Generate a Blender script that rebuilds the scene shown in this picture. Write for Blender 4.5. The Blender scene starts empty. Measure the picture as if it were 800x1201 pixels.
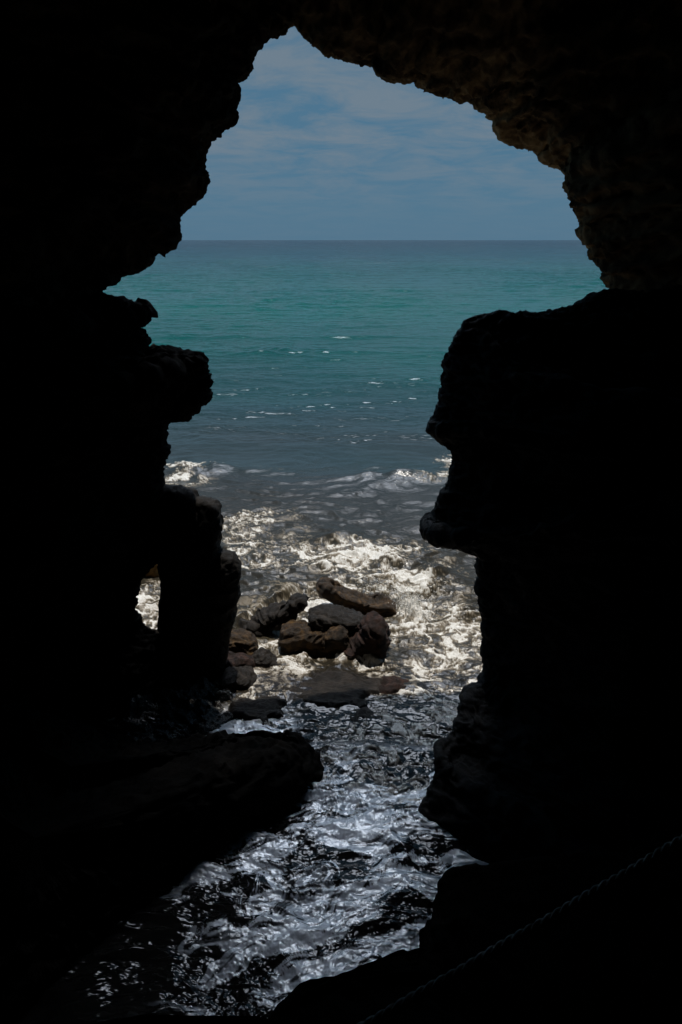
import bpy, math, random
import numpy as np

rng = np.random.default_rng(7)
random.seed(7)
SC = bpy.context.scene
COL = SC.collection

# ------------------------------------------------------------------ camera geometry
H = 7.0                                   # eye height above the sea
F = 934.1                                 # focal length in photo pixels (28 mm on 24x36, upright)
PITCH = math.atan((600.5 - 281.5) / F)
CP, SP = math.cos(PITCH), math.sin(PITCH)


def ray(px, py):
    u, v = (px - 400.0) / F, -(py - 600.5) / F
    return np.array([u, CP + v * SP, -SP + v * CP])


def at(px, py, depth):
    """point seen at a photo pixel, at the distance `depth` out along +Y"""
    d = ray(px, py)
    p = d * (depth / d[1])
    return np.array([p[0], p[1], p[2] + H])


def ground(px, py, z=0.0):
    d = ray(px, py)
    k = (z - H) / d[2]
    return np.array([d[0] * k, d[1] * k, z])


# ------------------------------------------------------------------ noise
def _h(ix, iy, iz, seed):
    h = (ix.astype(np.uint32) * np.uint32(374761393) + iy.astype(np.uint32) * np.uint32(668265263)
         + iz.astype(np.uint32) * np.uint32(2147483647 - 58) + np.uint32((seed * 1013904223 + 12345) & 0xffffffff))
    h = (h ^ (h >> np.uint32(13))) * np.uint32(1274126177)
    h = (h ^ (h >> np.uint32(16))) * np.uint32(2246822519)
    return h ^ (h >> np.uint32(13))


def perlin2(x, y, seed=0):
    x0, y0 = np.floor(x), np.floor(y)
    fx, fy = x - x0, y - y0
    ix, iy = x0.astype(np.int64), y0.astype(np.int64)
    u, v = fx * fx * fx * (fx * (fx * 6 - 15) + 10), fy * fy * fy * (fy * (fy * 6 - 15) + 10)
    zz = np.zeros_like(ix)

    def g(dx, dy):
        a = _h(ix + dx, iy + dy, zz, seed).astype(np.float64) * (2 * math.pi / 4294967296.0)
        return np.cos(a) * (fx - dx) + np.sin(a) * (fy - dy)
    a = g(0, 0); b = g(1, 0); c = g(0, 1); d = g(1, 1)
    return 1.5 * ((a + u * (b - a)) * (1 - v) + (c + u * (d - c)) * v)


def perlin3(p, seed=0):
    x, y, z = p[:, 0], p[:, 1], p[:, 2]
    x0, y0, z0 = np.floor(x), np.floor(y), np.floor(z)
    fx, fy, fz = x - x0, y - y0, z - z0
    ix, iy, iz = x0.astype(np.int64), y0.astype(np.int64), z0.astype(np.int64)
    f = lambda t: t * t * t * (t * (t * 6 - 15) + 10)
    u, v, w = f(fx), f(fy), f(fz)
    out = 0
    for dx in (0, 1):
        for dy in (0, 1):
            for dz in (0, 1):
                h = _h(ix + dx, iy + dy, iz + dz, seed)
                gx = (h & np.uint32(1023)).astype(np.float64) / 511.5 - 1
                gy = ((h >> np.uint32(10)) & np.uint32(1023)).astype(np.float64) / 511.5 - 1
                gz = ((h >> np.uint32(20)) & np.uint32(1023)).astype(np.float64) / 511.5 - 1
                wgt = (u if dx else 1 - u) * (v if dy else 1 - v) * (w if dz else 1 - w)
                out = out + wgt * (gx * (fx - dx) + gy * (fy - dy) + gz * (fz - dz))
    return 1.3 * out


def fbm2(x, y, seed, octs=4, gain=0.5, lac=2.03):
    a, s = 1.0, 0.0
    for k in range(octs):
        s = s + a * perlin2(x, y, seed + 17 * k)
        x, y, a = x * lac + 3.7, y * lac - 1.9, a * gain
    return s


def ridge2(x, y, seed, octs=3, gain=0.55, lac=2.1):
    """thin bright lines: 1 on the zero crossings of the noise"""
    a, s, n = 1.0, 0.0, 0.0
    for k in range(octs):
        s = s + a * (1 - np.minimum(1, 1.6 * np.abs(perlin2(x, y, seed + 31 * k))))
        n += a
        x, y, a = x * lac + 1.3, y * lac + 5.1, a * gain
    return s / n


def sm(a, b, x):
    t = np.clip((x - a) / (b - a), 0, 1)
    return t * t * (3 - 2 * t)


# ------------------------------------------------------------------ mesh helpers
def mesh_obj(name, verts, faces, mat, parent=None, smooth=True, attrs=None):
    me = bpy.data.meshes.new(name)
    verts = np.asarray(verts, dtype=np.float32)
    faces = np.asarray(faces, dtype=np.int32)
    k = faces.shape[1]
    me.vertices.add(len(verts))
    me.vertices.foreach_set('co', verts.ravel())
    me.loops.add(faces.size)
    me.loops.foreach_set('vertex_index', faces.ravel())
    me.polygons.add(len(faces))
    me.polygons.foreach_set('loop_start', np.arange(0, faces.size, k, dtype=np.int32))
    me.polygons.foreach_set('loop_total', np.full(len(faces), k, dtype=np.int32))
    me.update(calc_edges=True)
    me.validate()
    if smooth:
        me.polygons.foreach_set('use_smooth', np.ones(len(me.polygons), dtype=bool))
    for nm, arr in (attrs or {}).items():
        if arr.ndim == 1:
            a = me.attributes.new(nm, 'FLOAT', 'POINT')
            a.data.foreach_set('value', arr.astype(np.float32))
        else:
            a = me.attributes.new(nm, 'FLOAT_COLOR', 'POINT')
            a.data.foreach_set('color', np.c_[arr, np.ones(len(arr))].astype(np.float32).ravel())
    me.materials.append(mat)
    o = bpy.data.objects.new(name, me)
    COL.objects.link(o)
    if parent is not None:
        o.parent = parent
    return o


def tag(o, label=None, cat=None, group=None, kind=None):
    for k, v in (('label', label), ('category', cat), ('group', group), ('kind', kind)):
        if v:
            o[k] = v
    return o


def grid_faces(nr, nc, close_r=False, close_c=False):
    R = nr if close_r else nr - 1
    Cn = nc if close_c else nc - 1
    r, c = np.meshgrid(np.arange(R), np.arange(Cn), indexing='ij')
    r2, c2 = (r + 1) % nr, (c + 1) % nc
    return np.stack([r * nc + c, r * nc + c2, r2 * nc + c2, r2 * nc + c], -1).reshape(-1, 4)


def grid_normals(G, close_r=False, close_c=False):
    def diff(a, ax, close):
        if close:
            return np.roll(a, -1, ax) - np.roll(a, 1, ax)
        return np.gradient(a, axis=ax)
    n = np.cross(diff(G, 0, close_r), diff(G, 1, close_c))
    l = np.linalg.norm(n, axis=-1, keepdims=True)
    return n / np.maximum(l, 1e-9)


def rock_noise(p, seed, strata=1.0):
    """rough, pitted rock: metres of displacement at three sizes (big, mid, small)"""
    q = p * np.array([1, 1, strata])
    w = np.stack([perlin3(q * 0.9 + 11, seed + 5), perlin3(q * 0.9 + 37, seed + 6), perlin3(q * 0.9 - 21, seed + 7)], -1)
    q = q + 0.35 * w
    big = perlin3(q * 0.55, seed) + 0.5 * perlin3(q * 1.2, seed + 1)
    mid = (1 - 2 * np.abs(perlin3(q * 2.4, seed + 2))) * 0.7 + 0.5 * (1 - 2 * np.abs(perlin3(q * 5.2, seed + 3)))
    small = perlin3(q * 11, seed + 4) + 0.7 * (0.5 - np.abs(perlin3(q * 23, seed + 8))) + 0.45 * perlin3(q * 47, seed + 9)
    return big, mid, small


def resample(P, step, closed=False, smooth=1):
    P = np.asarray(P, float)
    if closed:
        P = np.vstack([P, P[:1]])
    seg = np.linalg.norm(np.diff(P[:, :2], axis=0), axis=1)
    s = np.r_[0, np.cumsum(seg)]
    n = max(8, int(s[-1] / step))
    t = np.linspace(0, s[-1], n, endpoint=not closed)
    Q = np.stack([np.interp(t, s, P[:, k]) for k in range(P.shape[1])], -1)
    for _ in range(smooth):
        if closed:
            Q = 0.25 * np.roll(Q, 1, 0) + 0.5 * Q + 0.25 * np.roll(Q, -1, 0)
        else:
            Q[1:-1] = 0.25 * Q[:-2] + 0.5 * Q[1:-1] + 0.25 * Q[2:]
    return Q


def gsmooth(a, sig):
    k = np.exp(-0.5 * (np.arange(-3 * sig, 3 * sig + 1) / sig) ** 2)
    k /= k.sum()
    out = np.empty_like(a)
    for j in range(a.shape[1]):
        out[:, j] = np.convolve(np.pad(a[:, j], 3 * sig, mode='edge'), k, mode='valid')
    return out


def rim_wall(name, outline, mat, prof_in, prof_out, seed, step=1.6, round_in=0.22, amp=(0.22, 0.12, 0.036), strata=1.0,
             rim_free=0.35, terrace=0.0):
    """A thick rock wall round an opening.  outline: (px, py, depth, bx, bz): the free edge of the wall and the way
    the rock runs back from it (world x and z).  prof_in: (towards the cave, back into the rock) loops; prof_out the
    same towards the sea.  The loops close behind, inside the rock."""
    Q = resample(outline, step)
    P = np.array([at(a[0], a[1], a[2]) for a in Q])
    base = gsmooth(Q[:, 3:5], 12)
    base /= np.linalg.norm(base, axis=1, keepdims=True)
    tan = np.gradient(P[:, [0, 2]], axis=0)
    nrm = np.stack([-tan[:, 1], tan[:, 0]], -1)
    nrm /= np.maximum(np.linalg.norm(nrm, axis=1, keepdims=True), 1e-9)
    flip = np.sign((nrm * base).sum(1, keepdims=True).mean())
    nrm = gsmooth(nrm * flip, 10)
    loops, rimw = [], []

    def dens(prof):
        prof = np.array(prof, float)
        d = np.r_[0, np.cumsum(np.linalg.norm(np.diff(prof, axis=0), axis=1))]
        n = 10
        t = [0.0]
        st = 0.022
        while t[-1] < d[-1]:
            t.append(t[-1] + st)
            st = min(st * 1.035, 0.16)
        t = np.array(t[:-1] + [d[-1]])
        return np.stack([np.interp(t, d, prof[:, k]) for k in range(2)], -1)
    pi, po = dens(prof_in), dens(prof_out)
    seq = [(-a, b) for a, b in pi[::-1]] + [(a, b) for a, b in po[1:]]
    for dy, off in seq:
        rr = min(off, round_in)
        L = P.copy()
        L[:, 1] += dy
        L[:, [0, 2]] += nrm * rr + base * (off - rr)
        loops.append(L)
        rimw.append(min(1.0, math.hypot(dy, off) / rim_free))
    G = np.array(loops)
    rimw = np.array(rimw)[:, None] * np.ones(G.shape[1])
    N = grid_normals(G)
    # make normals point out of the rock (towards the opening at the rim)
    mid = len(pi) - 1
    if (N[mid][:, [0, 2]] * base).sum() > 0:
        N = -N
    b, m, s = rock_noise(G.reshape(-1, 3), seed, strata)
    b, m, s = (a.reshape(G.shape[:2]) for a in (b, m, s))
    D = amp[0] * b * np.clip(rimw, 0, 1) + amp[1] * m * (0.22 + 0.78 * rimw) + amp[2] * s
    if terrace:                                     # weathered beds: each one juts out over the softer one below
        ph = G[..., 2] * 2.9 + 0.9 * b + 0.25 * m
        t = ph - np.floor(ph)
        D = D + terrace * (sm(0, 0.8, t) - sm(0.86, 1.0, t) - 0.45) * (0.5 + 0.5 * rimw)
    G = G + N * D[..., None]
    f = grid_faces(G.shape[0], G.shape[1], close_r=True)
    return mesh_obj(name, G.reshape(-1, 3), f[:, ::-1], mat)


def rock_solid(name, outline, mat, front, back, seed, step=1.3, nloop=26, amp=(0.05, 0.035, 0.01), centre=None, power=0.5,
               strata=1.0, rim_free=0.12, parent=None):
    """A boulder: outline (px, py, depth) is its widest section; it swells `front` metres towards the cave and `back`
    metres out to sea."""
    Q = resample(outline, step, closed=True)
    P = np.array([at(a[0], a[1], a[2]) for a in Q])
    C = P.mean(0) if centre is None else at(*centre)
    loops = []
    for side, depth in ((-1, front), (1, back)):
        half = []
        for k in range(nloop + 1):
            a = (k / nloop) * math.pi / 2
            r = math.cos(a) ** power if k < nloop else 0.0
            dy = side * depth * math.sin(a) ** 1.0
            L = C + (P - C) * max(r, 0.004)
            L[:, 1] += dy
            half.append(L)
        loops = half[::-1] if side < 0 else loops + half[1:]
    G = np.array(loops)
    N = grid_normals(G, close_c=True)
    mid = nloop
    if (N[mid] * (P - C)).sum() < 0:
        N = -N
    dist = np.abs(np.arange(G.shape[0]) - mid) / nloop
    rimw = np.clip(dist * 4, 0, 1)[:, None]
    b, m, s = rock_noise(G.reshape(-1, 3), seed, strata)
    b, m, s = (a.reshape(G.shape[:2]) for a in (b, m, s))
    fade = np.clip((1 - dist) * 6, 0, 1)[:, None]
    D = (amp[0] * b * rimw + amp[1] * m * (0.25 + 0.75 * rimw) + amp[2] * s) * fade
    G = G + N * D[..., None]
    f = grid_faces(G.shape[0], G.shape[1], close_c=True)
    return mesh_obj(name, G.reshape(-1, 3), f, mat, parent)


# ------------------------------------------------------------------ materials
def new_mat(name):
    m = bpy.data.materials.new(name)
    m.use_nodes = True
    nt = m.node_tree
    nt.nodes.clear()
    return m, nt, nt.nodes, nt.links


def nd(nt, typ, **kw):
    n = nt.nodes.new(typ)
    for k, v in kw.items():
        if k in ('op',):
            n.operation = v
        elif hasattr(n, k):
            setattr(n, k, v)
    return n


def setin(n, **kw):
    for k, v in kw.items():
        n.inputs[k.replace('_', ' ')].default_value = v
    return n


def noise_node(nt, vec, scale, detail=6, rough=0.6, dist=0.0):
    n = nt.nodes.new('ShaderNodeTexNoise')
    n.inputs['Scale'].default_value = scale
    n.inputs['Detail'].default_value = detail
    n.inputs['Roughness'].default_value = rough
    n.inputs['Distortion'].default_value = dist
    nt.links.new(vec, n.inputs['Vector'])
    return n


def ramp(nt, fac, stops):
    r = nt.nodes.new('ShaderNodeValToRGB')
    el = r.color_ramp.elements
    while len(el) < len(stops):
        el.new(0.5)
    for e, (p, c) in zip(el, stops):
        e.position = p
        e.color = (c[0], c[1], c[2], 1) if not isinstance(c, (int, float)) else (c, c, c, 1)
    nt.links.new(fac, r.inputs['Fac'])
    return r


def math_node(nt, op, a, b=None, clamp=False):
    n = nt.nodes.new('ShaderNodeMath')
    n.operation = op
    n.use_clamp = clamp
    for i, v in enumerate((a, b)):
        if v is None:
            continue
        if isinstance(v, (int, float)):
            n.inputs[i].default_value = v
        else:
            nt.links.new(v, n.inputs[i])
    return n.outputs[0]


def rock_material(name, dark, mid, light, rough=(0.6, 0.9), scale=2.0, bump=0.5, spec=0.3, ochre=False):
    m, nt, N, L = new_mat(name)
    geo = N.new('ShaderNodeNewGeometry')
    pos = geo.outputs['Position']
    n1 = noise_node(nt, pos, scale, 8, 0.65, 0.6)
    n2 = noise_node(nt, pos, scale * 9, 6, 0.7)
    n3 = noise_node(nt, pos, scale * 40, 4, 0.7)
    mixf = math_node(nt, 'ADD', math_node(nt, 'MULTIPLY', n1.outputs['Fac'], 0.65), math_node(nt, 'MULTIPLY', n2.outputs['Fac'], 0.35))
    cr = ramp(nt, mixf, [(0.36, dark), (0.5, mid), (0.66, light)])
    b = N.new('ShaderNodeBsdfPrincipled')
    col = cr.outputs['Color']
    if ochre:                                   # light on the seaward, right-hand arch painted as ochre, shade elsewhere as dark
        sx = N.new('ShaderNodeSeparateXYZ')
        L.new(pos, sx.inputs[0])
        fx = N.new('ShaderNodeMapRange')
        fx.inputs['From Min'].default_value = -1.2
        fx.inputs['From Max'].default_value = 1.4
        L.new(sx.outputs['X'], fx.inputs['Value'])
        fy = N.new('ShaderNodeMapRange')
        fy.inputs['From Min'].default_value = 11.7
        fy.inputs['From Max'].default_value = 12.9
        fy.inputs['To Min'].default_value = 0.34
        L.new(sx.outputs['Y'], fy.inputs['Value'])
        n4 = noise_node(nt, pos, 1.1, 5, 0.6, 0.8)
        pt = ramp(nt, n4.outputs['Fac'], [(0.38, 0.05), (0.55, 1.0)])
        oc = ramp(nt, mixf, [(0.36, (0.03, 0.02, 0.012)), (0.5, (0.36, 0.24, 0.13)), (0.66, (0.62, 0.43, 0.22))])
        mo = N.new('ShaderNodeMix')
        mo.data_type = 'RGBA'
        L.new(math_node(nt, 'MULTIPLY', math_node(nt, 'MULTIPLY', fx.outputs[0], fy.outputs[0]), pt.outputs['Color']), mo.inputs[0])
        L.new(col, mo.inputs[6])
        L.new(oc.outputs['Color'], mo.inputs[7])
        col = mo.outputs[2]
    L.new(col, b.inputs['Base Color'])
    rr = ramp(nt, n2.outputs['Fac'], [(0.3, rough[0]), (0.7, rough[1])])
    L.new(rr.outputs['Color'], b.inputs['Roughness'])
    b.inputs['Specular IOR Level'].default_value = spec
    hh = math_node(nt, 'ADD', n2.outputs['Fac'], math_node(nt, 'MULTIPLY', n3.outputs['Fac'], 0.4))
    bp = N.new('ShaderNodeBump')
    bp.inputs['Strength'].default_value = bump
    bp.inputs['Distance'].default_value = 0.03
    L.new(hh, bp.inputs['Height'])
    L.new(bp.outputs['Normal'], b.inputs['Normal'])
    o = N.new('ShaderNodeOutputMaterial')
    L.new(b.outputs[0], o.inputs['Surface'])
    return m


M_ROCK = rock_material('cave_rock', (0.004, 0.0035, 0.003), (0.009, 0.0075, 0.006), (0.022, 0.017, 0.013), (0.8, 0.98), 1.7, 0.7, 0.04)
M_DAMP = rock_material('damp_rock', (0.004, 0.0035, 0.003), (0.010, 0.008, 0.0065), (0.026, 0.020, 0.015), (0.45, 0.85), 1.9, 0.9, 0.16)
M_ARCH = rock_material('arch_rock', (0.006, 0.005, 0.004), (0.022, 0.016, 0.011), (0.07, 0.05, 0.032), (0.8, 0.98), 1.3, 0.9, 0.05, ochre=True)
M_WET = rock_material('wet_rock', (0.004, 0.0035, 0.003), (0.012, 0.010, 0.008), (0.03, 0.024, 0.018), (0.12, 0.4), 4.0, 0.6, 0.5)
M_DARK = rock_material('dark_wet_boulder', (0.005, 0.004, 0.003), (0.02, 0.015, 0.011), (0.06, 0.045, 0.034), (0.35, 0.65), 5.0, 1.0, 0.25)
M_BOULDER = rock_material('weedy_boulder', (0.006, 0.004, 0.002), (0.040, 0.022, 0.008), (0.17, 0.092, 0.030), (0.3, 0.7), 5.0, 1.0, 0.3)
M_RED = rock_material('red_weed_rock', (0.005, 0.003, 0.002), (0.025, 0.012, 0.008), (0.10, 0.045, 0.03), (0.45, 0.8), 6.0, 1.0, 0.25)
M_FAR = rock_material('ochre_rock', (0.06, 0.035, 0.01), (0.34, 0.19, 0.06), (0.62, 0.38, 0.14), (0.6, 0.9), 6.0, 0.6, 0.3)


def water_material():
    m, nt, N, L = new_mat('sea_water')
    geo = N.new('ShaderNodeNewGeometry')
    pos = geo.outputs['Position']

    def attr(nm):
        a = N.new('ShaderNodeAttribute')
        a.attribute_name = nm
        return a
    tint, foam, rip = attr('tint'), attr('foam'), attr('ripple')
    w = N.new('ShaderNodeBsdfPrincipled')
    L.new(tint.outputs['Color'], w.inputs['Base Color'])
    w.inputs['Roughness'].default_value = 0.07
    w.inputs['IOR'].default_value = 1.333
    mp = N.new('ShaderNodeMapping')
    mp.inputs['Scale'].default_value = (1, 1.5, 1)
    L.new(pos, mp.inputs['Vector'])
    rn = noise_node(nt, mp.outputs['Vector'], 9, 5, 0.55, 0.4)
    bp = N.new('ShaderNodeBump')
    bp.inputs['Distance'].default_value = 0.02
    L.new(rn.outputs['Fac'], bp.inputs['Height'])
    L.new(rip.outputs['Fac'], bp.inputs['Strength'])
    chop = attr('chop')
    rn2 = noise_node(nt, mp.outputs['Vector'], 1.3, 4, 0.6, 0.3)
    bp2 = N.new('ShaderNodeBump')
    bp2.inputs['Distance'].default_value = 0.5
    L.new(rn2.outputs['Fac'], bp2.inputs['Height'])
    L.new(chop.outputs['Fac'], bp2.inputs['Strength'])
    L.new(bp2.outputs['Normal'], bp.inputs['Normal'])
    spc = attr('spec')
    L.new(spc.outputs['Fac'], w.inputs['Specular IOR Level'])
    rgh = attr('rough')
    L.new(rgh.outputs['Fac'], w.inputs['Roughness'])
    L.new(bp.outputs['Normal'], w.inputs['Normal'])
    # foam: small bubbles breaking its edge up
    f = N.new('ShaderNodeBsdfPrincipled')
    fn = noise_node(nt, pos, 26, 6, 0.75)
    thick = ramp(nt, foam.outputs['Fac'], [(0.3, (0.34, 0.29, 0.225)), (0.62, (0.54, 0.49, 0.42)), (0.95, (0.80, 0.78, 0.74))])
    grain = ramp(nt, fn.outputs['Fac'], [(0.34, (0.74, 0.72, 0.69)), (0.58, (1, 1, 1))])
    gm = N.new('ShaderNodeMix')
    gm.data_type = 'RGBA'
    gm.blend_type = 'MULTIPLY'
    gm.inputs[0].default_value = 1.0
    L.new(thick.outputs['Color'], gm.inputs[6])
    L.new(grain.outputs['Color'], gm.inputs[7])
    L.new(gm.outputs[2], f.inputs['Base Color'])
    f.inputs['Roughness'].default_value = 0.55
    f.inputs['Specular IOR Level'].default_value = 0.3
    bf = N.new('ShaderNodeBump')
    bf.inputs['Distance'].default_value = 0.02
    bf.inputs['Strength'].default_value = 0.5
    L.new(fn.outputs['Fac'], bf.inputs['Height'])
    L.new(bf.outputs['Normal'], f.inputs['Normal'])
    brk = math_node(nt, 'MULTIPLY', math_node(nt, 'SUBTRACT', fn.outputs['Fac'], 0.5), 2.4)
    e = math_node(nt, 'ADD', foam.outputs['Fac'], math_node(nt, 'MULTIPLY', brk, math_node(nt, 'MULTIPLY', foam.outputs['Fac'], math_node(nt, 'SUBTRACT', 1.6, foam.outputs['Fac']))), True)
    mx = N.new('ShaderNodeMixShader')
    L.new(e, mx.inputs['Fac'])
    L.new(w.outputs[0], mx.inputs[1])
    L.new(f.outputs[0], mx.inputs[2])
    fl = N.new('ShaderNodeBsdfPrincipled')           # pale sheen painted on the pool for reflected sky
    fl.inputs['Base Color'].default_value = (0.80, 0.85, 0.93, 1)
    fl.inputs['Roughness'].default_value = 0.36
    fl.inputs['IOR'].default_value = 2.1
    fl.inputs['Specular IOR Level'].default_value = 0.85
    painted_sheen = attr('painted_sheen')
    mx2 = N.new('ShaderNodeMixShader')
    L.new(painted_sheen.outputs['Fac'], mx2.inputs['Fac'])
    L.new(mx.outputs[0], mx2.inputs[1])
    L.new(fl.outputs[0], mx2.inputs[2])
    o = N.new('ShaderNodeOutputMaterial')
    L.new(mx2.outputs[0], o.inputs['Surface'])
    return m


M_SEA = water_material()


# ------------------------------------------------------------------ the sea
def build_sea():
    nr, nc = 2000, 960
    dep = np.radians(np.r_[np.linspace(60, 14, 896), np.linspace(13.98, 0.03, 1100), 0.02, 0.012, 0.006, 0.003])
    Yr = H / np.tan(dep)
    u = np.linspace(-1, 1, nc)
    ang = np.radians(24 * u + 22 * u ** 5)
    Y = np.repeat(Yr[:, None], nc, 1)
    X = Y * np.tan(ang)[None, :]
    # near the cave the sheet is at least 6 m wide each way
    X = X * np.maximum(1, 6.0 / (Y * math.tan(ang[-1])))
    x, y = X.ravel(), Y.ravel()
    wx = x + 0.5 * perlin2(x * 0.35, y * 0.35, 101)
    wy = y + 0.5 * perlin2(x * 0.35, y * 0.35, 102)
    open_ = sm(17, 34, y)
    surf = sm(10.5, 13.0, y) * (1 - sm(20, 30, y))
    cave = 1 - sm(9.5, 12.5, y)

    # --- open water: long low swell, wind chop on top
    def crest(n):                                   # sharp tops, round troughs
        return (1 - np.minimum(1, 1.5 * np.abs(n))) ** 1.5
    sw = np.sin(y * 0.62 + 1.8 * perlin2(x * 0.05, y * 0.03, 1) + 0.7) * (0.5 + 0.5 * perlin2(x * 0.06, y * 0.05, 2))
    c1 = crest(perlin2(wx * 0.16 + 4, wy * 0.36, 3)) - 0.4
    c2 = crest(perlin2(wx * 0.4, wy * 0.8 + 7, 4)) - 0.4
    c3 = perlin2(wx * 0.9, wy * 1.9, 5)
    c4 = perlin2(wx * 2.2, wy * 4.2, 6)
    c5 = perlin2(wx * 5.5, wy * 9.0, 7)
    patch = 0.75 + 0.5 * perlin2(x * 0.03, y * 0.018, 8)
    f1 = fbm2(wx * 0.20, wy * 0.42, 9, 5, 0.54)
    z = open_ * (0.52 + 0.66 * sm(65, 130, y)) * patch * (1 - 0.8 * sm(600, 3000, y)) * (0.15 * sw + 0.08 * c1 + 0.05 * c2 + 0.15 * f1 + 0.042 * c3 + 0.022 * c4 + 0.016 * c5)
    ph = y * 1.12 + 2.6 * perlin2(x * 0.09, y * 0.09, 11) + 0.5 * perlin2(x * 0.5, y * 0.5, 12)
    env = np.clip(perlin2(x * 0.11, y * 0.17, 13) + 0.22, 0, 1)
    z = z + open_ * (1 - sm(80, 190, y)) * 0.15 * env * (0.5 + 0.5 * np.sin(ph)) ** 2.2
    # --- surf: confused
    s1 = fbm2(wx * 0.45, wy * 0.7, 21, 3)
    s2 = crest(perlin2(wx * 0.9, wy * 1.4, 22)) - 0.4
    s3 = fbm2(wx * 2.4, wy * 3.6, 23, 3)
    s4 = fbm2(wx * 7 + 0.5 * s3, wy * 10, 24, 3, 0.6)
    z = z + surf * (1 - 0.5 * sm(16.5, 20.5, y)) * (0.10 * s1 + 0.09 * s2 + 0.030 * s3)
    # --- inside the mouth of the cave: low, smooth, bending round the rocks
    k1 = perlin2(wx * 0.7, wy * 1.25, 31)
    k2 = crest(perlin2(wx * 1.3 + 0.6 * wy, wy * 2.3, 32)) - 0.4
    k3 = perlin2(wx * 3.2, wy * 5.0, 33)
    k4 = fbm2(wx * 6.0, wy * 11.0, 34, 3, 0.6)
    gust = 0.45 + 0.55 * sm(-0.3, 0.4, perlin2(x * 0.8, y * 1.1, 35))
    z = z + cave * (0.055 * k1 + 0.035 * k2 + 0.024 * k3 + 0.016 * gust * k4)

    def ell(px, py, rx, ry, rot=0.0):
        c = ground(px, py)
        e1 = ground(px + rx, py)
        e2 = ground(px, py - ry)
        a, b = max(0.02, abs(e1[0] - c[0])), max(0.02, abs(e2[1] - c[1]))
        dx, dy = x - c[0], y - c[1]
        if rot:
            dx, dy = dx * math.cos(rot) + dy * math.sin(rot), -dx * math.sin(rot) + dy * math.cos(rot)
        return np.exp(-((dx / a) ** 2 + (dy / b) ** 2))

    # single crests one can pick out
    for px, py, rx, ry, hgt in ((340, 413, 55, 5, 0.26), (470, 446, 60, 5, 0.13), (260, 460, 50, 6, 0.08), (460, 562, 55, 7, 0.36),
                                (240, 551, 60, 6, 0.28), (528, 552, 30, 7, 0.22), (395, 632, 26, 8, 0.25), (510, 674, 30, 16, 0.30),
                                (465, 660, 25, 8, 0.2), (540, 730, 20, 8, 0.12), (440, 770, 40, 6, 0.1),
                                (360, 930, 40, 8, 0.06), (420, 880, 60, 10, 0.08)):
        z = z + hgt * ell(px, py, rx, ry) * (0.75 + 0.5 * perlin2(wx * 1.1, wy * 1.1, 41))

    # the sheet of water running off a sunken slab on the left
    A, B = ground(284, 735), ground(356, 690)
    dvec = (B - A)[:2] / np.linalg.norm((B - A)[:2])
    nvec = np.array([-dvec[1], dvec[0]])            # out to sea / left
    al = (x - A[0]) * dvec[0] + (y - A[1]) * dvec[1]
    L = np.linalg.norm((B - A)[:2])
    ac = (x - A[0]) * nvec[0] + (y - A[1]) * nvec[1] + 0.14 * fbm2(al * 1.3, al * 0 + 3.3, 43, 2)
    inside = sm(-0.8, -0.2, al) * (1 - sm(L - 0.25, L + 0.2, al)) * (1 - sm(1.2, 2.4, ac))
    step = sm(-0.13, 0.10, ac) * inside
    z = z * (1 - 0.75 * step) + 0.26 * step * 0.7 * (1 + 0.25 * fbm2(x * 3, y * 3, 46, 2))
    fall = np.exp(-((ac + 0.0) / 0.16) ** 2) * sm(-0.6, -0.1, al) * (1 - sm(L - 0.2, L + 0.15, al))
    # burst of spray against the rocks
    spl = ell(482, 716, 13, 10)
    z = z + spl * (0.16 + 0.30 * np.maximum(0, perlin2(x * 9, y * 7, 44)) + 0.12 * perlin2(x * 23, y * 19, 45))
    # smooth dark sheet over the sunken platform
    sheet = np.maximum(ell(385, 815, 62, 22), 0.8 * ell(330, 800, 40, 14))
    z = z * (1 - 0.6 * np.clip(sheet, 0, 1)) + 0.05 * sheet

    # --- foam
    den = np.zeros_like(x)
    for px, py, rx, ry, wgt in (
            (235, 550, 58, 5, 0.62), (212, 563, 36, 7, 0.30), (535, 545, 16, 11, 0.62), (520, 563, 30, 4, 0.45),
            (300, 605, 45, 7, 0.45), (320, 630, 60, 14, 0.55), (400, 655, 85, 20, 0.66), (300, 655, 40, 18, 0.50),
            (455, 690, 55, 20, 0.72), (385, 700, 50, 22, 0.80), (330, 725, 40, 16, 0.75), (335, 752, 22, 20, 0.70),
            (482, 716, 22, 14, 1.05), (510, 745, 60, 28, 0.66), (500, 775, 70, 20, 0.72), (550, 765, 30, 40, 0.55),
            (430, 785, 70, 12, 0.62), (340, 785, 45, 10, 0.62), (540, 690, 30, 14, 0.35), (520, 830, 40, 30, 0.42),
            (450, 810, 60, 14, 0.35), (400, 910, 80, 20, 0.48), (460, 870, 60, 30, 0.40), (440, 930, 70, 24, 0.50),
            (300, 800, 40, 14, 0.45), (290, 840, 40, 20, 0.50), (172, 715, 26, 24, 0.75), (500, 660, 60, 18, 0.32),
            (560, 640, 20, 20, 0.35), (355, 772, 45, 6, 0.95), (430, 776, 34, 6, 0.95), (312, 788, 22, 5, 0.9), (300, 760, 10, 14, 0.9),
            (400, 650, 70, 12, 0.9), (520, 770, 36, 12, 0.95), (470, 705, 24, 12, 1.0), (350, 715, 24, 10, 0.95), (300, 612, 30, 4, 0.8),
            (460, 735, 14, 16, 0.9), (420, 722, 45, 6, 0.8), (466, 812, 34, 5, 0.6), (310, 742, 34, 6, 0.8)):
        den = np.maximum(den, wgt * ell(px, py, rx * 1.25, ry * 1.3))
    # marbled, lacy pattern dragged by the flow
    den = np.where(y < 11.5, den, den * (0.70 + 0.85 * np.clip(fbm2(wx * 0.5, wy * 0.55, 60, 4), -0.8, 0.45)))
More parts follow.
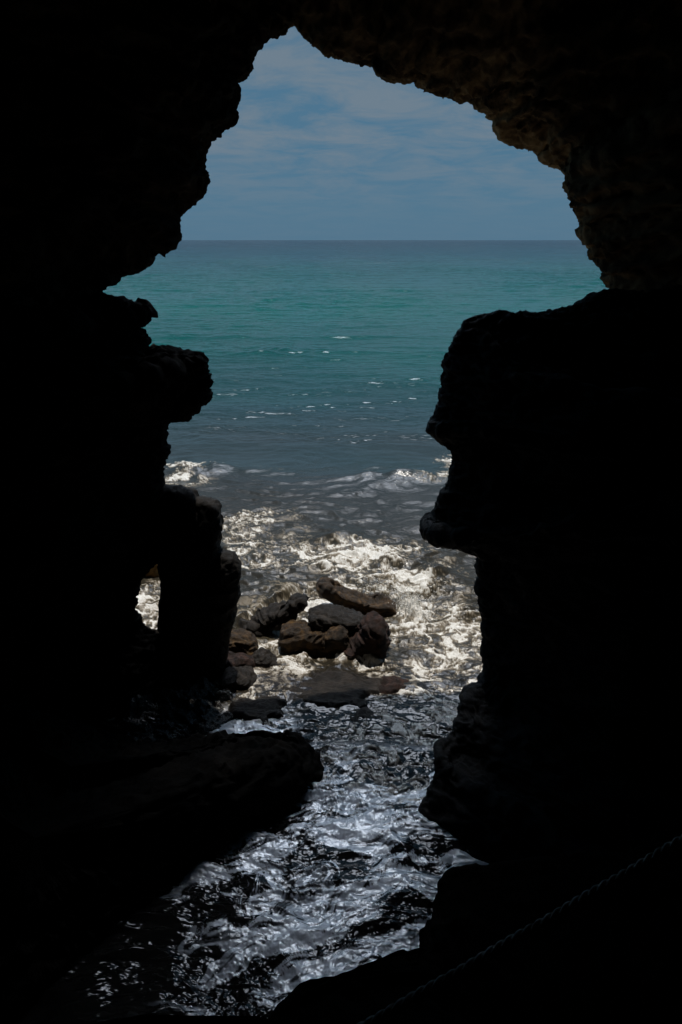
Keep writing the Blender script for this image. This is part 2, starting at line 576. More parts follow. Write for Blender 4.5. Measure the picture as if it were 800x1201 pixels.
    qx = x + 0.35 * fbm2(x * 0.8, y * 0.8, 52, 3) + 0.10 * fbm2(x * 3, y * 3, 53, 2)
    qy = y + 0.35 * fbm2(x * 0.8, y * 0.8, 54, 3) + 0.10 * fbm2(x * 3, y * 3, 55, 2)
    lace = ridge2(qx * 1.2, qy * 1.9, 56, 4, 0.75, 2.2)
    clot = 0.5 + 0.5 * fbm2(qx * 1.8, qy * 2.8, 57, 4, 0.6)
    lace2 = ridge2(qx * 3.6 + 0.2 * lace, qy * 5.0, 87, 3, 0.7, 2.1)
    pat = 0.42 * lace + 0.26 * lace2 + 0.36 * clot + 0.11 * fbm2(x * 7 + 0.6 * lace2, y * 9, 59, 5, 0.78)
    ref = (y > 8) & (y < 28) & (np.abs(x) < 5)
    qs = np.quantile(pat[ref], np.linspace(0, 1, 200))
    rank = np.interp(pat, qs, np.linspace(0, 1, 200))
    foam = 0.98 * sm(-0.20, 0.24, rank - (1 - den)) * sm(0.05, 0.22, den)
    # thin wandering lines in the calmer water of the mouth
    thin = ridge2(qx * 0.9 + 0.3 * qy, qy * 2.0, 58, 3, 0.6)
    foam = np.maximum(foam, 0.8 * sm(0.80, 0.93, thin) * sm(8.2, 9.5, y) * (1 - sm(11.8, 13.5, y)))
    # patches of reflected sky painted pale on the pool inside the cave
    fx = x + 0.55 * fbm2(x * 0.7, y * 0.9, 61, 3)
    fy = y + 0.45 * fbm2(x * 0.7, y * 0.9, 62, 3) - 0.18 * (x - 0.3)
    painted_sheen = 0.55 + 0.55 * fbm2(fx * 0.75, fy * 1.9, 63, 7, 0.74)
    cov = 1 - sm(9.0 + 1.1 * (1 - sm(-0.9, -0.3, x)), 10.2 + 1.1 * (1 - sm(-0.9, -0.3, x)), y)
    side = sm(-2.2, -0.6, x + 0.25 * (y - 6))
    thr = 0.92 - 0.51 * side
    sheen_mask = sm(0, 0.10, painted_sheen - thr) * cov * side
    streak = ridge2(fx * 1.1, fy * 3.4, 64, 3, 0.65)
    sheen_mask = sheen_mask * (1 - 0.9 * sm(0.72, 0.84, streak)) * (0.72 + 0.28 * sm(-0.5, 0.5, fbm2(x * 5, y * 8, 68, 3)))
    # falling water: streaks down the lip
    st = fbm2(al * 13 + 0.6 * fbm2(al * 2, ac * 3, 69, 2), ac * 2.5, 65, 5, 0.7)
    foam = foam * (1 - 0.6 * np.clip(1.4 * fall, 0, 1) * sm(-0.3, 0.3, st))
    foam = foam * (1 - 0.65 * np.clip(sheet, 0, 1)) * (1 - 0.7 * step * (1 - np.clip(fall, 0, 1)))
    foam = np.clip(np.maximum(foam, spl * 1.3), 0, 1)
    z = z + surf * np.clip(foam * 1.3, 0, 1) * (0.022 * s3 + 0.014 * s4)
    z = z + 0.03 * foam * (0.5 + 0.8 * np.clip(fbm2(x * 6, y * 7, 67, 2), -0.5, 1))

    # --- body colour: brown and silty at the rocks, grey blue, then green, then deep blue
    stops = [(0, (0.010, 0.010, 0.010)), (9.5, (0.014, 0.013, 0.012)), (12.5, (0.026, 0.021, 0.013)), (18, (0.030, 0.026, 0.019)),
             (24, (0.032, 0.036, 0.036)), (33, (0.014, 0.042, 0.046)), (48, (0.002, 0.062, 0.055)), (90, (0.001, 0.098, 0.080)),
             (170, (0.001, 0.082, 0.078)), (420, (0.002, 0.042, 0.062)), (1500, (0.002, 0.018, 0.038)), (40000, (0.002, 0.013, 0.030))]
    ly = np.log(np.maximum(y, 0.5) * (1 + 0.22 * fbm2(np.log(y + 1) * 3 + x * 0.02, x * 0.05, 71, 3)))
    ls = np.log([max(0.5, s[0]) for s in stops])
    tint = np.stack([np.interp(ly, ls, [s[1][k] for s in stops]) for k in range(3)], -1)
    aer = sm(-0.42, 0.05, rank - (1 - den)) * sm(0.05, 0.25, den) * sm(10.5, 12.5, y)
    tint = tint * (1 - 0.75 * aer)[:, None] + np.array([0.125, 0.100, 0.067]) * (0.85 * aer)[:, None]
    tint = tint * (1 - 0.7 * np.clip(sheet, 0, 1))[:, None] + np.array([0.020, 0.015, 0.015]) * (0.7 * np.clip(sheet, 0, 1))[:, None]
    silt = surf * np.clip(den * 1.2, 0, 1)
    tint = tint * (1 + 0.9 * silt * (0.6 + 0.6 * fbm2(x * 1.2, y * 1.2, 72, 2)))[:, None]
    rip = 0.22 * cave + 0.8 * surf + 0.4 * open_
    ry = np.log(y + 1)
    gusts = fbm2(x / y * 14 + 0.7 * perlin2(x / y * 6, ry * 9, 91), ry * 34, 92, 4, 0.65)
    chopa = (0.45 * sm(70, 260, y) + 0.55 * sm(200, 900, y)) * np.clip(0.75 + 0.75 * gusts, 0.1, 1.6)
    o = mesh_obj('sea', np.stack([x, y, z], -1), grid_faces(nr, nc)[:, ::-1], M_SEA, attrs={'foam': foam, 'tint': tint, 'ripple': rip, 'chop': chopa, 'spec': 0.5 - 0.36 * surf * np.clip(0.4 + 1.2 * aer, 0, 1) - 0.36 * sm(120, 500, y), 'rough': 0.07 + 0.02 * open_ + 0.07 * surf + 0.08 * sm(90, 300, y), 'painted_sheen': sheen_mask})
    return tag(o, 'blue green sea breaking into white foam at the cave mouth', 'sea', kind='structure')


build_sea()

# ------------------------------------------------------------------ the cave
# free edge of the roof: from the corner on the left, up over the top of the opening, down the far right wall
roof = []
for p in ((-60, 420), (40, 392), (95, 368), (115, 347), (119, 341), (124, 334), (135, 328), (146, 322), (158, 316), (168, 310), (176, 304), (183, 297),
          (190, 294), (198, 290), (203, 285), (207, 277), (209, 267), (208, 260), (206, 252), (209, 248), (218, 242), (229, 236),
          (237, 230), (241, 223), (241, 212), (240, 203), (239, 190), (237, 180), (237, 172), (241, 171), (247, 167), (254, 163),
          (260, 157), (268, 148), (273, 144), (275, 134), (277, 122), (278, 112), (277, 100), (277, 94), (281, 91), (287, 84),
          (292, 77), (294, 70), (294, 58)):
    roof.append((*p, 12.0, -0.85, 0.5))
for p, d in (((297, 55), 12.1), ((305, 51), 12.3), ((314, 46), 12.5), ((326, 43), 12.7), ((335, 37), 12.9), ((341, 31), 13.0), ((344, 27), 13.0), ((350, 27), 13.1)):
    roof.append((*p, d, -0.2, 1))
for p in ((350, 33), (355, 37), (363, 43), (371, 48), (379, 54), (390, 60), (400, 65), (410, 68), (422, 69), (432, 71), (439, 72), (443, 78),
          (450, 83), (456, 88), (461, 90), (467, 91), (474, 94), (484, 94), (487, 94), (488, 97), (494, 99), (500, 100), (506, 105),
          (514, 108), (521, 109), (527, 113), (535, 117), (545, 120), (555, 122), (563, 125), (570, 131)):
    roof.append((*p, 13.2, 0.15, 1))
for p in ((574, 136), (575, 141), (579, 146), (583, 153), (587, 158), (593, 163), (600, 168), (609, 171), (618, 174), (626, 176), (631, 179),
          (634, 179), (634, 185), (640, 188), (650, 191), (658, 193), (663, 195)):
    roof.append((*p, 13.4, 0.5, 0.9))
for p in ((666, 201), (666, 210), (668, 220), (670, 228), (673, 237), (676, 242), (676, 250), (679, 256), (682, 262), (681, 274), (685, 278),
          (690, 285), (692, 288), (691, 294), (694, 298), (700, 304), (706, 311), (710, 320), (711, 328), (716, 335), (720, 341), (735, 365),
          (760, 430), (790, 520)):
    roof.append((*p, 12.6, 1, 0.15))
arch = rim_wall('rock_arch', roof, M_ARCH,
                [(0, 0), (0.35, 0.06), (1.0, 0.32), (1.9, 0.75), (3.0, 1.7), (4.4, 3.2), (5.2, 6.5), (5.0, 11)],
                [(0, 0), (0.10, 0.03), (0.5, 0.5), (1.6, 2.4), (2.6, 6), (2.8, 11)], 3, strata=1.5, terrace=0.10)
tag(arch, 'jagged overhanging rock arch framing the sky, brown underside on the right', 'rock arch', kind='structure')

# left: ledges standing out of the wall, and the rock round the little window
stack = []
for p in ((-120, 330), (0, 334), (70, 342), (108, 349), (116, 346), (122, 349), (131, 352), (142, 352), (150, 355), (160, 358), (167, 359), (172, 362),
          (175, 364), (175, 373), (173, 377), (166, 380), (158, 384), (159, 390), (164, 392), (168, 396), (172, 399), (171, 405),
          (175, 408), (188, 409), (200, 408), (210, 411), (220, 414), (230, 417), (238, 420), (240, 425), (243, 431), (244, 440),
          (245, 447), (248, 449), (245, 455), (245, 463), (244, 473)):
    stack.append((*p, 12.0, -1, -0.08))
for p in ((238, 475), (233, 475), (232, 484), (224, 488), (217, 493), (208, 494), (200, 493), (194, 496), (190, 502), (188, 508)):
    stack.append((*p, 12.0, -0.9, 0.45))
for p in ((193, 510), (195, 515), (195, 523), (196, 531), (193, 537), (191, 545), (189, 551), (189, 560), (190, 566), (194, 580), (200, 600),
          (200, 630)):
    stack.append((*p, 12.0, -1, 0))
for p in ((194, 645), (186, 658), (179, 662), (172, 666)):
    stack.append((*p, 12.0, -0.7, 0.7))
for p in ((165, 676), (160, 689), (157, 698), (157, 710), (160, 722), (165, 732)):
    stack.append((*p, 12.0, -1, 0))
for p in ((172, 739), (180, 741), (195, 745), (215, 752), (235, 765), (246, 790), (250, 830)):
    stack.append((*p, 11.9, -0.7, -0.7))
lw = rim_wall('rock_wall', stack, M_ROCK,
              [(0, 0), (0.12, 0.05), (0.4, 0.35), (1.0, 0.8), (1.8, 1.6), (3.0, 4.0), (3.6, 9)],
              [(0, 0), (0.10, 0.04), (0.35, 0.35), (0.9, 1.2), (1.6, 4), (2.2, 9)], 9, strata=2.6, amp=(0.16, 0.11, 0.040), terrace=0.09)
tag(lw, 'black rock wall with jutting ledges and a small window hole, left of the opening', 'rock wall')

pil = [(180, 600), (190, 572), (202, 571), (209, 570), (218, 574), (226, 576), (228, 582), (230, 585), (237, 585), (245, 586), (253, 586), (256, 592), (257, 600), (259, 610),
       (258, 620), (257, 632), (257, 640), (260, 647), (267, 649), (274, 651), (279, 657), (282, 665), (281, 675), (279, 683), (280, 692),
       (280, 700), (276, 710), (275, 722), (272, 735), (269, 745), (268, 752), (267, 765), (264, 775), (262, 785), (262, 800), (255, 825),
       (225, 830), (200, 790), (193, 757), (189, 735), (190, 720), (189, 705), (190, 697), (191, 690), (190, 678), (189, 660), (186, 640)]
o = rock_solid('rock_pillar', [(a, b, 12.0) for a, b in pil], M_DAMP, 0.3, 0.35, 14, amp=(0.06, 0.05, 0.02), strata=1.6)
tag(o, 'blocky black rock pillar standing in the surf right of the small window hole', 'rock pillar')

# right: the buttress whose edge reads as a face
but = []
for p in ((1000, 330), (900, 334), (820, 338), (760, 341), (728, 341), (718, 342), (705, 344), (697, 346), (685, 353), (677, 359), (665, 363), (650, 366), (640, 366), (625, 366),
          (610, 366), (600, 367), (590, 367), (580, 369), (565, 371), (555, 373), (546, 377)):
    but.append((*p, 10.6, 0.6, -0.8))
for p in ((541, 383), (538, 391), (533, 399), (530, 405), (526, 412), (522, 418), (521, 426), (520, 436), (519, 446), (517, 458),
          (516, 466), (514, 474), (511, 481), (508, 490), (505, 498)):
    but.append((*p, 10.6, 1, -0.1))
for p in ((503, 504), (505, 508), (509, 512), (512, 516), (519, 519), (526, 522), (530, 521)):
    but.append((*p, 10.6, 0.85, 0.5))
for p in ((532, 525), (531, 533), (532, 540), (529, 546), (529, 554), (528, 562), (524, 569), (519, 576), (516, 585), (511, 593),
          (509, 601), (504, 609), (500, 613), (495, 618)):
    but.append((*p, 10.6, 1, 0.1))
for p in ((494, 622), (496, 628), (505, 630), (514, 635), (525, 637), (533, 640), (540, 643), (547, 645), (554, 650), (560, 651)):
    but.append((*p, 10.6, 0.8, 0.6))
for p in ((559, 660), (561, 670), (561, 680), (559, 692), (561, 700), (563, 710), (565, 720), (566, 732), (567, 745), (566, 755),
          (566, 765), (567, 775), (569, 785), (569, 790)):
    but.append((*p, 10.5, 1, 0.05))
low = ((565, 795), (563, 803), (557, 808), (548, 811), (543, 818), (541, 828), (537, 838), (535, 850), (533, 862), (525, 870),
       (514, 874), (511, 878), (512, 887), (512, 900), (510, 912), (507, 925), (500, 940), (490, 957), (486, 966), (470, 1000), (455, 1050))
for i, p in enumerate(low):
    t = i / (len(low) - 1)
    but.append((*p, 10.4 - 2.1 * min(1, t * 1.1), 1, -0.05))
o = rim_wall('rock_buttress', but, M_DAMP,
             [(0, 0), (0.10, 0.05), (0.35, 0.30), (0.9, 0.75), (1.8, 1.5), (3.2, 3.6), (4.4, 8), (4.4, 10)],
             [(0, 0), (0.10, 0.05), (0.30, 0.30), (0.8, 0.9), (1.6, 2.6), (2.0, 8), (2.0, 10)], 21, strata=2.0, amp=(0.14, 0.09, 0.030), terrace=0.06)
tag(o, 'black rock buttress on the right whose edge looks like a face in profile', 'rock buttress')

# the dark shelf low on the left
led = [(-260, 760, 9.6), (-60, 800, 9.8), (90, 850, 9.9), (180, 874, 9.9), (240, 870, 9.8), (260, 868, 9.7), (280, 868, 9.6), (300, 867, 9.5), (318, 869, 9.45),
       (330, 872, 9.4), (344, 873, 9.4), (353, 877, 9.4), (363, 888, 9.35), (372, 897, 9.3), (375, 907, 9.25), (373, 915, 9.2), (367, 922, 9.2), (363, 930, 9.15),
       (356, 945, 9.0), (335, 965, 8.75), (292, 1000, 8.3), (240, 1042, 7.75), (180, 1090, 7.15), (120, 1140, 6.6), (60, 1200, 6.0), (10, 1260, 5.5), (-160, 1400, 4.6), (-400, 1250, 5.6)]
o = rock_solid('rock_shelf', led, M_ROCK, 0.5, 0.7, 31, step=1.6, nloop=60, amp=(0.14, 0.13, 0.032), centre=(60, 945, 7.3), power=0.8, strata=1.6)
tag(o, 'big smooth black rock shelf reaching into the pool at lower left', 'rock shelf')

# the near ledge at the bottom right
near = [(545, 1043, 5.6), (527, 1044, 5.6), (518, 1053, 5.55), (516, 1063, 5.5), (508, 1075, 5.4), (507, 1092, 5.3), (497, 1105, 5.2), (493, 1120, 5.1), (490, 1129, 5.0),
        (475, 1133, 4.9), (460, 1138, 4.8), (440, 1146, 4.7), (420, 1153, 4.6), (400, 1160, 4.5), (380, 1166, 4.4), (365, 1173, 4.3), (350, 1182, 4.2),
        (335, 1192, 4.1), (325, 1201, 4.05), (300, 1225, 3.9), (270, 1300, 3.6), (400, 1500, 3.2), (800, 1500, 3.4), (1100, 1250, 4.4), (1050, 1030, 5.2), (800, 1010, 5.7), (650, 1025, 5.7)]
o = rock_solid('rock_ledge', near, M_ROCK, 0.6, 0.6, 37, step=2.0, nloop=30, amp=(0.08, 0.06, 0.012), power=0.7)
tag(o, 'near black rock ledge under the rope at the bottom right', 'rock ledge')


# the chamber the camera stands in
def build_chamber():
    nr, nc = 150, 220
    G = np.zeros((nr, nc, 3))
    ys = np.linspace(-7, 9.5, nr)
    for i, yy in enumerate(ys):
        t = np.linspace(-0.28 * math.pi, 1.28 * math.pi, nc)
        cap = math.sqrt(max(0.0, 1 - max(0, (-4.5 - yy) / 2.5) ** 2))
        r = 5.6 * cap + 0.02
        G[i, :, 0] = r * np.cos(t) * 1.0
        G[i, :, 1] = yy
        G[i, :, 2] = 5.0 + r * np.sin(t) * (1.25 if True else 1)
    N = grid_normals(G)
    b, m, s = rock_noise(G.reshape(-1, 3), 51)
    D = (0.5 * b + 0.15 * m).reshape(nr, nc)
    G = G + N * D[..., None]
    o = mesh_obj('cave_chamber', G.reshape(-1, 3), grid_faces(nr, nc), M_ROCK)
    tag(o, 'dark rock vault of the cave around the viewpoint', 'cave', kind='structure')
    # the floor under the viewer's feet
    n = 90
    xs, yy = np.meshgrid(np.linspace(-5.5, 5.5, n), np.linspace(-7, 1.3, n))
    zz = 5.35 + 0.08 * perlin2(xs * 1.5, yy * 1.5, 5) + 0.03 * perlin2(xs * 5, yy * 5, 6)
    top = np.stack([xs, yy, zz], -1)
    skirt = [top[-1] + np.array([0, 0.10 + 0.25 * k, -0.35 * 1.0 * k - 0.2]) for k in range(18)]
    Gf = np.concatenate([top, np.array(skirt)], 0)
    o = mesh_obj('cave_floor', Gf.reshape(-1, 3), grid_faces(*Gf.shape[:2]), M_ROCK)
    tag(o, 'rock floor of the cave at the viewpoint', 'cave floor', kind='structure')


build_chamber()


# ------------------------------------------------------------------ rocks in the water
def boulder(kind, pts, mat, front, back, seed, label, cat='rock', z0=-0.05, lift=0.0, amp=(0.08, 0.065, 0.028), power=0.36, group=None):
    """outline in the photo; the foot of the rock stands in the water at the lowest outline point"""
    foot = max(pts, key=lambda p: p[1])
    d = ground(foot[0], foot[1], z0)[1] + front * 0.7
    o = rock_solid(kind, [(a, b, d) for a, b in pts], mat, front, back, seed, step=0.9, nloop=24, amp=amp, power=power, strata=1.8)
    o.location.z = -0.07
    return tag(o, label, cat, group)


G_B = 'rocks standing in the surf'
boulder('boulder', [(328, 745), (331, 735), (338, 731), (350, 730), (362, 731), (372, 734), (382, 738), (386, 750), (384, 760), (378, 766), (350, 767), (332, 764), (327, 756)],
        M_BOULDER, 0.30, 0.30, 61, 'brown rounded boulder at the left of the cluster in the white water', 'boulder', group=G_B)
boulder('boulder', [(374, 752), (378, 738), (388, 731), (398, 727), (406, 732), (410, 743), (412, 753), (408, 762), (398, 768), (380, 768), (374, 760)],
        M_BOULDER, 0.34, 0.30, 62, 'dark egg shaped boulder in the middle of the cluster', 'boulder', group=G_B)
boulder('boulder', [(364, 717), (372, 713), (385, 712), (398, 714), (410, 717), (420, 719), (427, 725), (429, 734), (424, 742), (414, 750), (400, 750), (385, 740), (374, 726)],
        M_DARK, 0.30, 0.35, 63, 'wet flat topped boulder at the back of the cluster', 'boulder', z0=0.12, group=G_B)
boulder('boulder', [(412, 745), (424, 742), (432, 728), (440, 724), (447, 726), (449, 735), (453, 745), (453, 755), (447, 763), (432, 770), (415, 772), (400, 770), (402, 760)],
        M_RED, 0.28, 0.30, 64, 'craggy reddish brown rock at the right of the cluster', 'rock', amp=(0.09, 0.12, 0.03), group=G_B)
boulder('rock', [(371, 684), (376, 679), (385, 680), (386, 688), (400, 692), (415, 697), (428, 703), (440, 706), (455, 703), (463, 708), (461, 716), (452, 722), (436, 718), (420, 709), (404, 702), (388, 696), (376, 692)],
        M_BOULDER, 0.22, 0.3, 65, 'long low brown rock slanting through the foam behind the boulders', 'rock', amp=(0.05, 0.06, 0.018), group=G_B)
boulder('rock', [(262, 745), (270, 740), (284, 739), (294, 742), (299, 750), (300, 762), (294, 770), (275, 772), (262, 768)],
        M_BOULDER, 0.25, 0.25, 67, 'square brown rock beside the foot of the black pillar', 'rock', group=G_B)
boulder('rock', [(254, 772), (266, 768), (284, 766), (296, 770), (298, 778), (285, 786), (262, 790), (252, 784)],
        M_RED, 0.2, 0.2, 68, 'flat red weed covered rock at the foot of the pillar', 'rock', amp=(0.03, 0.06, 0.016), group=G_B)
boulder('rock', [(294, 772), (300, 763), (306, 760), (314, 764), (324, 771), (328, 776), (322, 782), (308, 784), (296, 782)],
        M_DARK, 0.22, 0.2, 69, 'small wedge shaped wet rock with a pale shiny top', 'rock', group=G_B)
boulder('rock', [(258, 792), (268, 784), (280, 780), (292, 782), (299, 790), (297, 800), (285, 808), (264, 808)],
        M_DARK, 0.3, 0.25, 70, 'low shiny domed rock in front of the red weed rock', 'rock', group=G_B)
boulder('rock', [(432, 807), (447, 801), (462, 798), (478, 800), (492, 806), (488, 812), (460, 814), (438, 812)],
        M_RED, 0.25, 0.25, 71, 'low purple brown rock awash right of the smooth water sheet', 'rock', amp=(0.12, 0.09, 0.02), power=0.8, group=G_B)
boulder('rock', [(392, 846), (404, 839), (418, 835), (432, 834), (442, 840), (440, 848), (420, 850), (400, 850)],
        M_DARK, 0.22, 0.2, 72, 'black rock awash in the middle of the channel', 'rock', power=0.8, amp=(0.12, 0.08, 0.02), group=G_B)
boulder('rock', [(276, 742), (288, 735), (303, 730), (320, 719), (332, 716), (348, 702), (358, 697), (358, 702), (338, 717), (314, 732), (294, 746), (280, 747)],
        M_DARK, 0.08, 0.35, 73, 'low dark slab with water pouring over its edge, left of the boulders', 'rock', amp=(0.10, 0.14, 0.03), power=0.7, group=G_B)
o = rock_solid('rock', [(a, b, 16.6) for a, b in ((150, 640), (172, 640), (200, 650), (204, 680), (200, 697), (172, 699), (145, 697), (140, 670))],
               M_FAR, 0.5, 0.6, 75, amp=(0.08, 0.08, 0.03))
tag(o, 'sunlit ochre rock seen through the small window hole', 'rock', G_B)


# wet, pool-dotted platform between the pillar and the big shelf
def platform():
    nr, nc = 260, 300
    c = np.stack(np.meshgrid(np.linspace(9.2, 12.3, nr), np.linspace(-3.6, -0.45, nc), indexing='ij'), -1)
    y, x = c[..., 0].ravel(), c[..., 1].ravel()
    wx = x + 0.2 * perlin2(x * 1.5, y * 1.5, 81)
    wy = y + 0.2 * perlin2(x * 1.5, y * 1.5, 82)
    blocks = 1 - 2 * np.abs(perlin2(wx * 1.9, wy * 2.6, 83))
    z = -0.12 + 0.13 * blocks + 0.10 * fbm2(wx * 2.2, wy * 3.0, 84, 4) + 0.03 * fbm2(x * 9, y * 11, 85, 3)
    edge = sm(-1.85, -0.95, x + 0.25 * (y - 10.6) + 0.3 * perlin2(x, y, 86))
    z = z - 0.55 * edge + 0.20 * sm(-1.5, -3.0, x)
    rimd = np.minimum(np.minimum(x + 3.6, -0.45 - x), np.minimum(y - 9.2, 12.3 - y))
    z = z - 0.6 * (1 - sm(0, 0.35, rimd))
    o = mesh_obj('rock_platform', np.stack([x, y, z], -1), grid_faces(nr, nc)[:, ::-1], M_WET)
    tag(o, 'wet broken rock platform with shiny pools between the pillar and the black shelf', 'rock platform')


platform()


def awash_slab(px, py, rx, ry, seed, label):
    n = 110
    c = ground(px, py)
    u, v = np.meshgrid(np.linspace(-1, 1, n), np.linspace(-1, 1, n), indexing='ij')
    x, y = c[0] + 1.3 * rx * v.ravel(), c[1] + 1.3 * ry * u.ravel()
    r = np.sqrt(((x - c[0]) / rx) ** 2 + ((y - c[1]) / ry) ** 2) + 0.28 * fbm2(x * 2.2, y * 3, seed, 3)
    z = 0.085 - 0.35 * sm(0.7, 1.15, r) + 0.045 * fbm2(x * 2.6, y * 3.6, seed + 1, 4) + 0.008 * fbm2(x * 14, y * 16, seed + 2, 2)
    o = mesh_obj('rock', np.stack([x, y, z], -1), grid_faces(n, n)[:, ::-1], M_DARK)
    tag(o, label, 'rock', G_B)


awash_slab(392, 812, 1.0, 0.62, 201, 'broad flat dark slab awash in thin water in front of the boulders')
awash_slab(306, 832, 0.5, 0.4, 211, 'flat wet slab between the broken platform and the channel')


# ------------------------------------------------------------------ rope rail across the lower right corner
def tube_path(pts, r, seg=7, twist=0, strands=1, lay=0.0):
    V, Fc = [], []
    pts = np.asarray(pts)
    tg = np.gradient(pts, axis=0)
    tg /= np.linalg.norm(tg, axis=1, keepdims=True)
    up = np.array([0, 0, 1.0])
    s1 = np.cross(tg, up)
    s1 /= np.linalg.norm(s1, axis=1, keepdims=True)
    s2 = np.cross(s1, tg)
    dist = np.r_[0, np.cumsum(np.linalg.norm(np.diff(pts, axis=0), axis=1))]
    for k in range(strands):
        ph = 2 * math.pi * k / strands + (dist * 2 * math.pi / lay if lay else 0 * dist)
        ctr = pts + (lay > 0) * r * 0.55 * (np.cos(ph)[:, None] * s1 + np.sin(ph)[:, None] * s2)
        rr = r * (0.55 if lay else 1.0)
        b = len(V)
        for i in range(len(pts)):
            for j in range(seg):
                a = 2 * math.pi * j / seg
                V.append(ctr[i] + rr * (math.cos(a) * s1[i] + math.sin(a) * s2[i]))
        Fc.append(grid_faces(len(pts), seg, close_c=True) + b)
    return np.array(V), np.vstack(Fc)


def rope():
    m, nt, N, L = new_mat('weathered_rope')
    geo = N.new('ShaderNodeNewGeometry')
    n = noise_node(nt, geo.outputs['Position'], 14, 5, 0.7)
    cr = ramp(nt, n.outputs['Fac'], [(0.35, (0.25, 0.23, 0.2)), (0.6, (0.85, 0.83, 0.78))])
    b = N.new('ShaderNodeBsdfPrincipled')
    L.new(cr.outputs['Color'], b.inputs['Base Color'])
    b.inputs['Roughness'].default_value = 0.75
    o_ = N.new('ShaderNodeOutputMaterial')
    L.new(b.outputs[0], o_.inputs['Surface'])
    A, B = at(360, 1243, 2.6), at(930, 908, 3.4)
    t = np.linspace(-0.12, 1.5, 420)[:, None]
    P = A + (B - A) * t
    P[:, 2] += 0.06 * (t[:, 0] - 0.5) ** 2 - 0.012
    P[:, 2] += 0.003 * np.sin(t[:, 0] * 37)
    V, Fc = tube_path(P, 0.025, seg=9, strands=3, lay=0.16)
    o = mesh_obj('rope', V, Fc, m)
    tag(o, 'weathered grey rope stretched slantwise across the dark lower right corner', 'rope')


rope()


# ------------------------------------------------------------------ spray
def spray():
    m, nt, N, L = new_mat('spray_foam')
    b = N.new('ShaderNodeBsdfPrincipled')
    b.inputs['Base Color'].default_value = (0.8, 0.79, 0.75, 1)
    b.inputs['Roughness'].default_value = 0.5
    o_ = N.new('ShaderNodeOutputMaterial')
    L.new(b.outputs[0], o_.inputs['Surface'])
    V, Fc = [], []
    base = np.array([[1, 0, 0], [-1, 0, 0], [0, 1, 0], [0, -1, 0], [0, 0, 1], [0, 0, -1]], float)
    tri = np.array([[0, 2, 4], [2, 1, 4], [1, 3, 4], [3, 0, 4], [2, 0, 5], [1, 2, 5], [3, 1, 5], [0, 3, 5]])
    for px, py, n, w, hh in ((481, 716, 520, 0.22, 0.42), (470, 702, 200, 0.25, 0.22), (446, 690, 160, 0.3, 0.15), (342, 748, 120, 0.16, 0.12), (500, 728, 120, 0.2, 0.15)):
        c = ground(px, py)
        for _ in range(n):
            h = abs(rng.normal()) * hh * 0.5
            p = c + np.array([rng.normal() * w * (0.6 + h), rng.normal() * w * 0.8, 0.08 + h])
            r = rng.uniform(0.004, 0.013) * (1.2 if h < hh * 0.4 else 0.8)
            Fc.append(tri + len(V) * 6)
            V.append(p + base * r * rng.uniform(0.7, 1.4, (1, 3)))
    o = mesh_obj('spray', np.concatenate(V), np.vstack(Fc), m)
    tag(o, 'white spray thrown up where waves hit the rocks', 'spray', kind='stuff')


spray()

# ------------------------------------------------------------------ light
SUN_EL, SUN_AZ = math.radians(72), math.radians(8)        # ahead of the camera, a little right
sd = bpy.data.lights.new('sun', 'SUN')
sd.energy = 4.0
sd.angle = math.radians(0.53)
sd.color = (1.0, 0.95, 0.87)
so = bpy.data.objects.new('sun', sd)
COL.objects.link(so)
so.rotation_euler = (-(math.pi / 2 - SUN_EL), 0, -SUN_AZ)

w = bpy.data.worlds.new('World')
SC.world = w
w.use_nodes = True
nt = w.node_tree
nt.nodes.clear()
N, L = nt.nodes, nt.links
sky = N.new('ShaderNodeTexSky')
sky.sky_type = 'NISHITA'
sky.sun_disc = False
sky.sun_elevation = SUN_EL
sky.sun_rotation = SUN_AZ
sky.altitude = 0
sky.air_density = 1.0
sky.dust_density = 0.3
sky.ozone_density = 1.5
tc = N.new('ShaderNodeTexCoord')
sep = N.new('ShaderNodeSeparateXYZ')
L.new(tc.outputs['Generated'], sep.inputs[0])
zc = math_node(nt, 'ADD', math_node(nt, 'MAXIMUM', sep.outputs['Z'], 0.0), 0.10)
cx = math_node(nt, 'DIVIDE', sep.outputs['X'], zc)
cy = math_node(nt, 'DIVIDE', sep.outputs['Y'], zc)
cmb = N.new('ShaderNodeCombineXYZ')
L.new(cx, cmb.inputs[0]); L.new(cy, cmb.inputs[1])
cn = noise_node(nt, cmb.outputs[0], 2.0, 9, 0.66, 0.5)
cr = ramp(nt, cn.outputs['Fac'], [(0.38, 0.0), (0.60, 0.9)])
elev = ramp(nt, sep.outputs['Z'], [(0.02, 0.08), (0.11, 1.0), (0.26, 1.0), (0.42, 0.1)])
cf = math_node(nt, 'MULTIPLY', cr.outputs['Color'], elev.outputs['Color'])
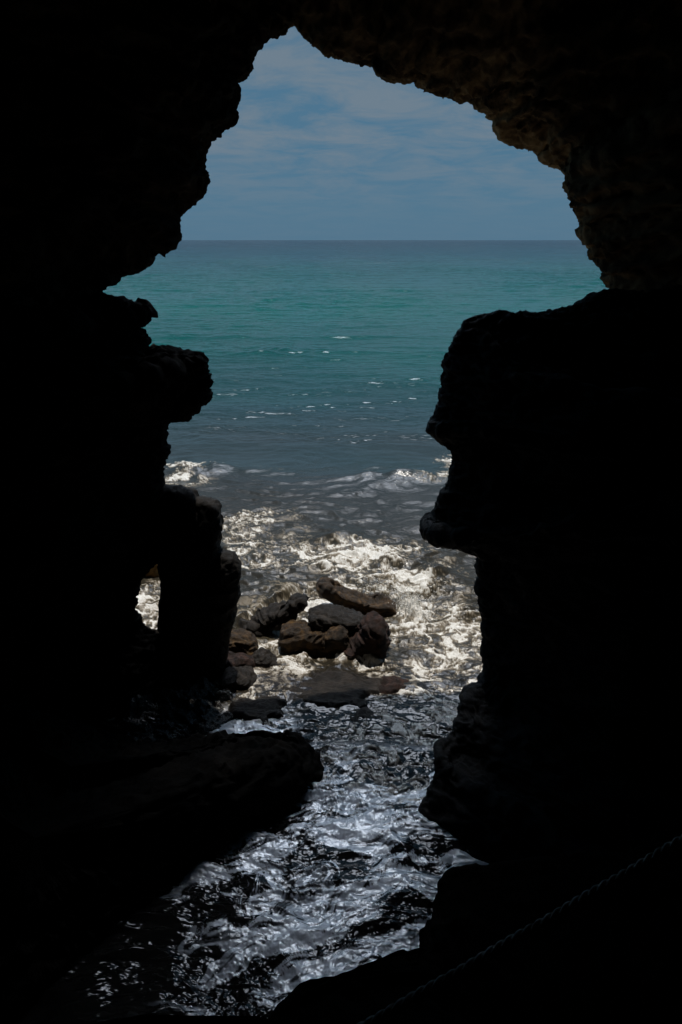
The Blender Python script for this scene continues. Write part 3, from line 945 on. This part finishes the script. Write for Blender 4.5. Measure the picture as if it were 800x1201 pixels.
def mixcol(fac, c1, c2):
    m_ = N.new('ShaderNodeMix')
    m_.data_type = 'RGBA'
    for i, v in ((0, fac), (6, c1), (7, c2)):
        if isinstance(v, (tuple, float)):
            m_.inputs[i].default_value = v
        else:
            L.new(v, m_.inputs[i])
    return m_.outputs[2]


# thin veil of high haze low over the sea, streaks of stratus above it
veilf = ramp(nt, sep.outputs['Z'], [(0.12, 0.92), (0.5, 0.8)])
base_sky = mixcol(veilf.outputs['Color'], sky.outputs['Color'], (1.32, 3.35, 5.35, 1))
clouds = mixcol(cf, base_sky, (3.3, 4.4, 5.5, 1))
mixc_out = clouds
# unseen bright patch added to the sky ahead, to light the pool and foam
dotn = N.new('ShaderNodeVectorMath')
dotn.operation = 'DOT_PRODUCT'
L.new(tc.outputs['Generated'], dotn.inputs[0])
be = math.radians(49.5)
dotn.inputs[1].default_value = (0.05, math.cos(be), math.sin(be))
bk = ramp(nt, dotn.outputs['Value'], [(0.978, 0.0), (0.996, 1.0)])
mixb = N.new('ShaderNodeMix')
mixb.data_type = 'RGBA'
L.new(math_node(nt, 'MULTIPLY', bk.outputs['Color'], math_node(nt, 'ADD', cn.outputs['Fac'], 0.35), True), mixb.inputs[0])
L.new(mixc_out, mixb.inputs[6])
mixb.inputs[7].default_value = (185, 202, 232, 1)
bg = N.new('ShaderNodeBackground')
bg.inputs['Strength'].default_value = 0.06
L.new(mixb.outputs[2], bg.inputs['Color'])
wo = N.new('ShaderNodeOutputWorld')
L.new(bg.outputs[0], wo.inputs['Surface'])

# ------------------------------------------------------------------ camera and output
cd = bpy.data.cameras.new('camera')
cd.sensor_fit = 'VERTICAL'
cd.sensor_height = 36
cd.sensor_width = 24
cd.lens = 28
cd.clip_start = 0.05
cd.clip_end = 60000
co = bpy.data.objects.new('camera', cd)
COL.objects.link(co)
co.location = (0, 0, H)
co.rotation_euler = (math.pi / 2 - PITCH, 0, 0)
SC.camera = co
SC.view_settings.view_transform = 'Standard'
SC.view_settings.look = 'None'
SC.view_settings.exposure = -0.28
SC.view_settings.gamma = 1.0
SC.view_settings.use_curve_mapping = False
SC.cycles.use_denoising = True
SC.cycles.max_bounces = 6
SC.cycles.sample_clamp_indirect = 4.0
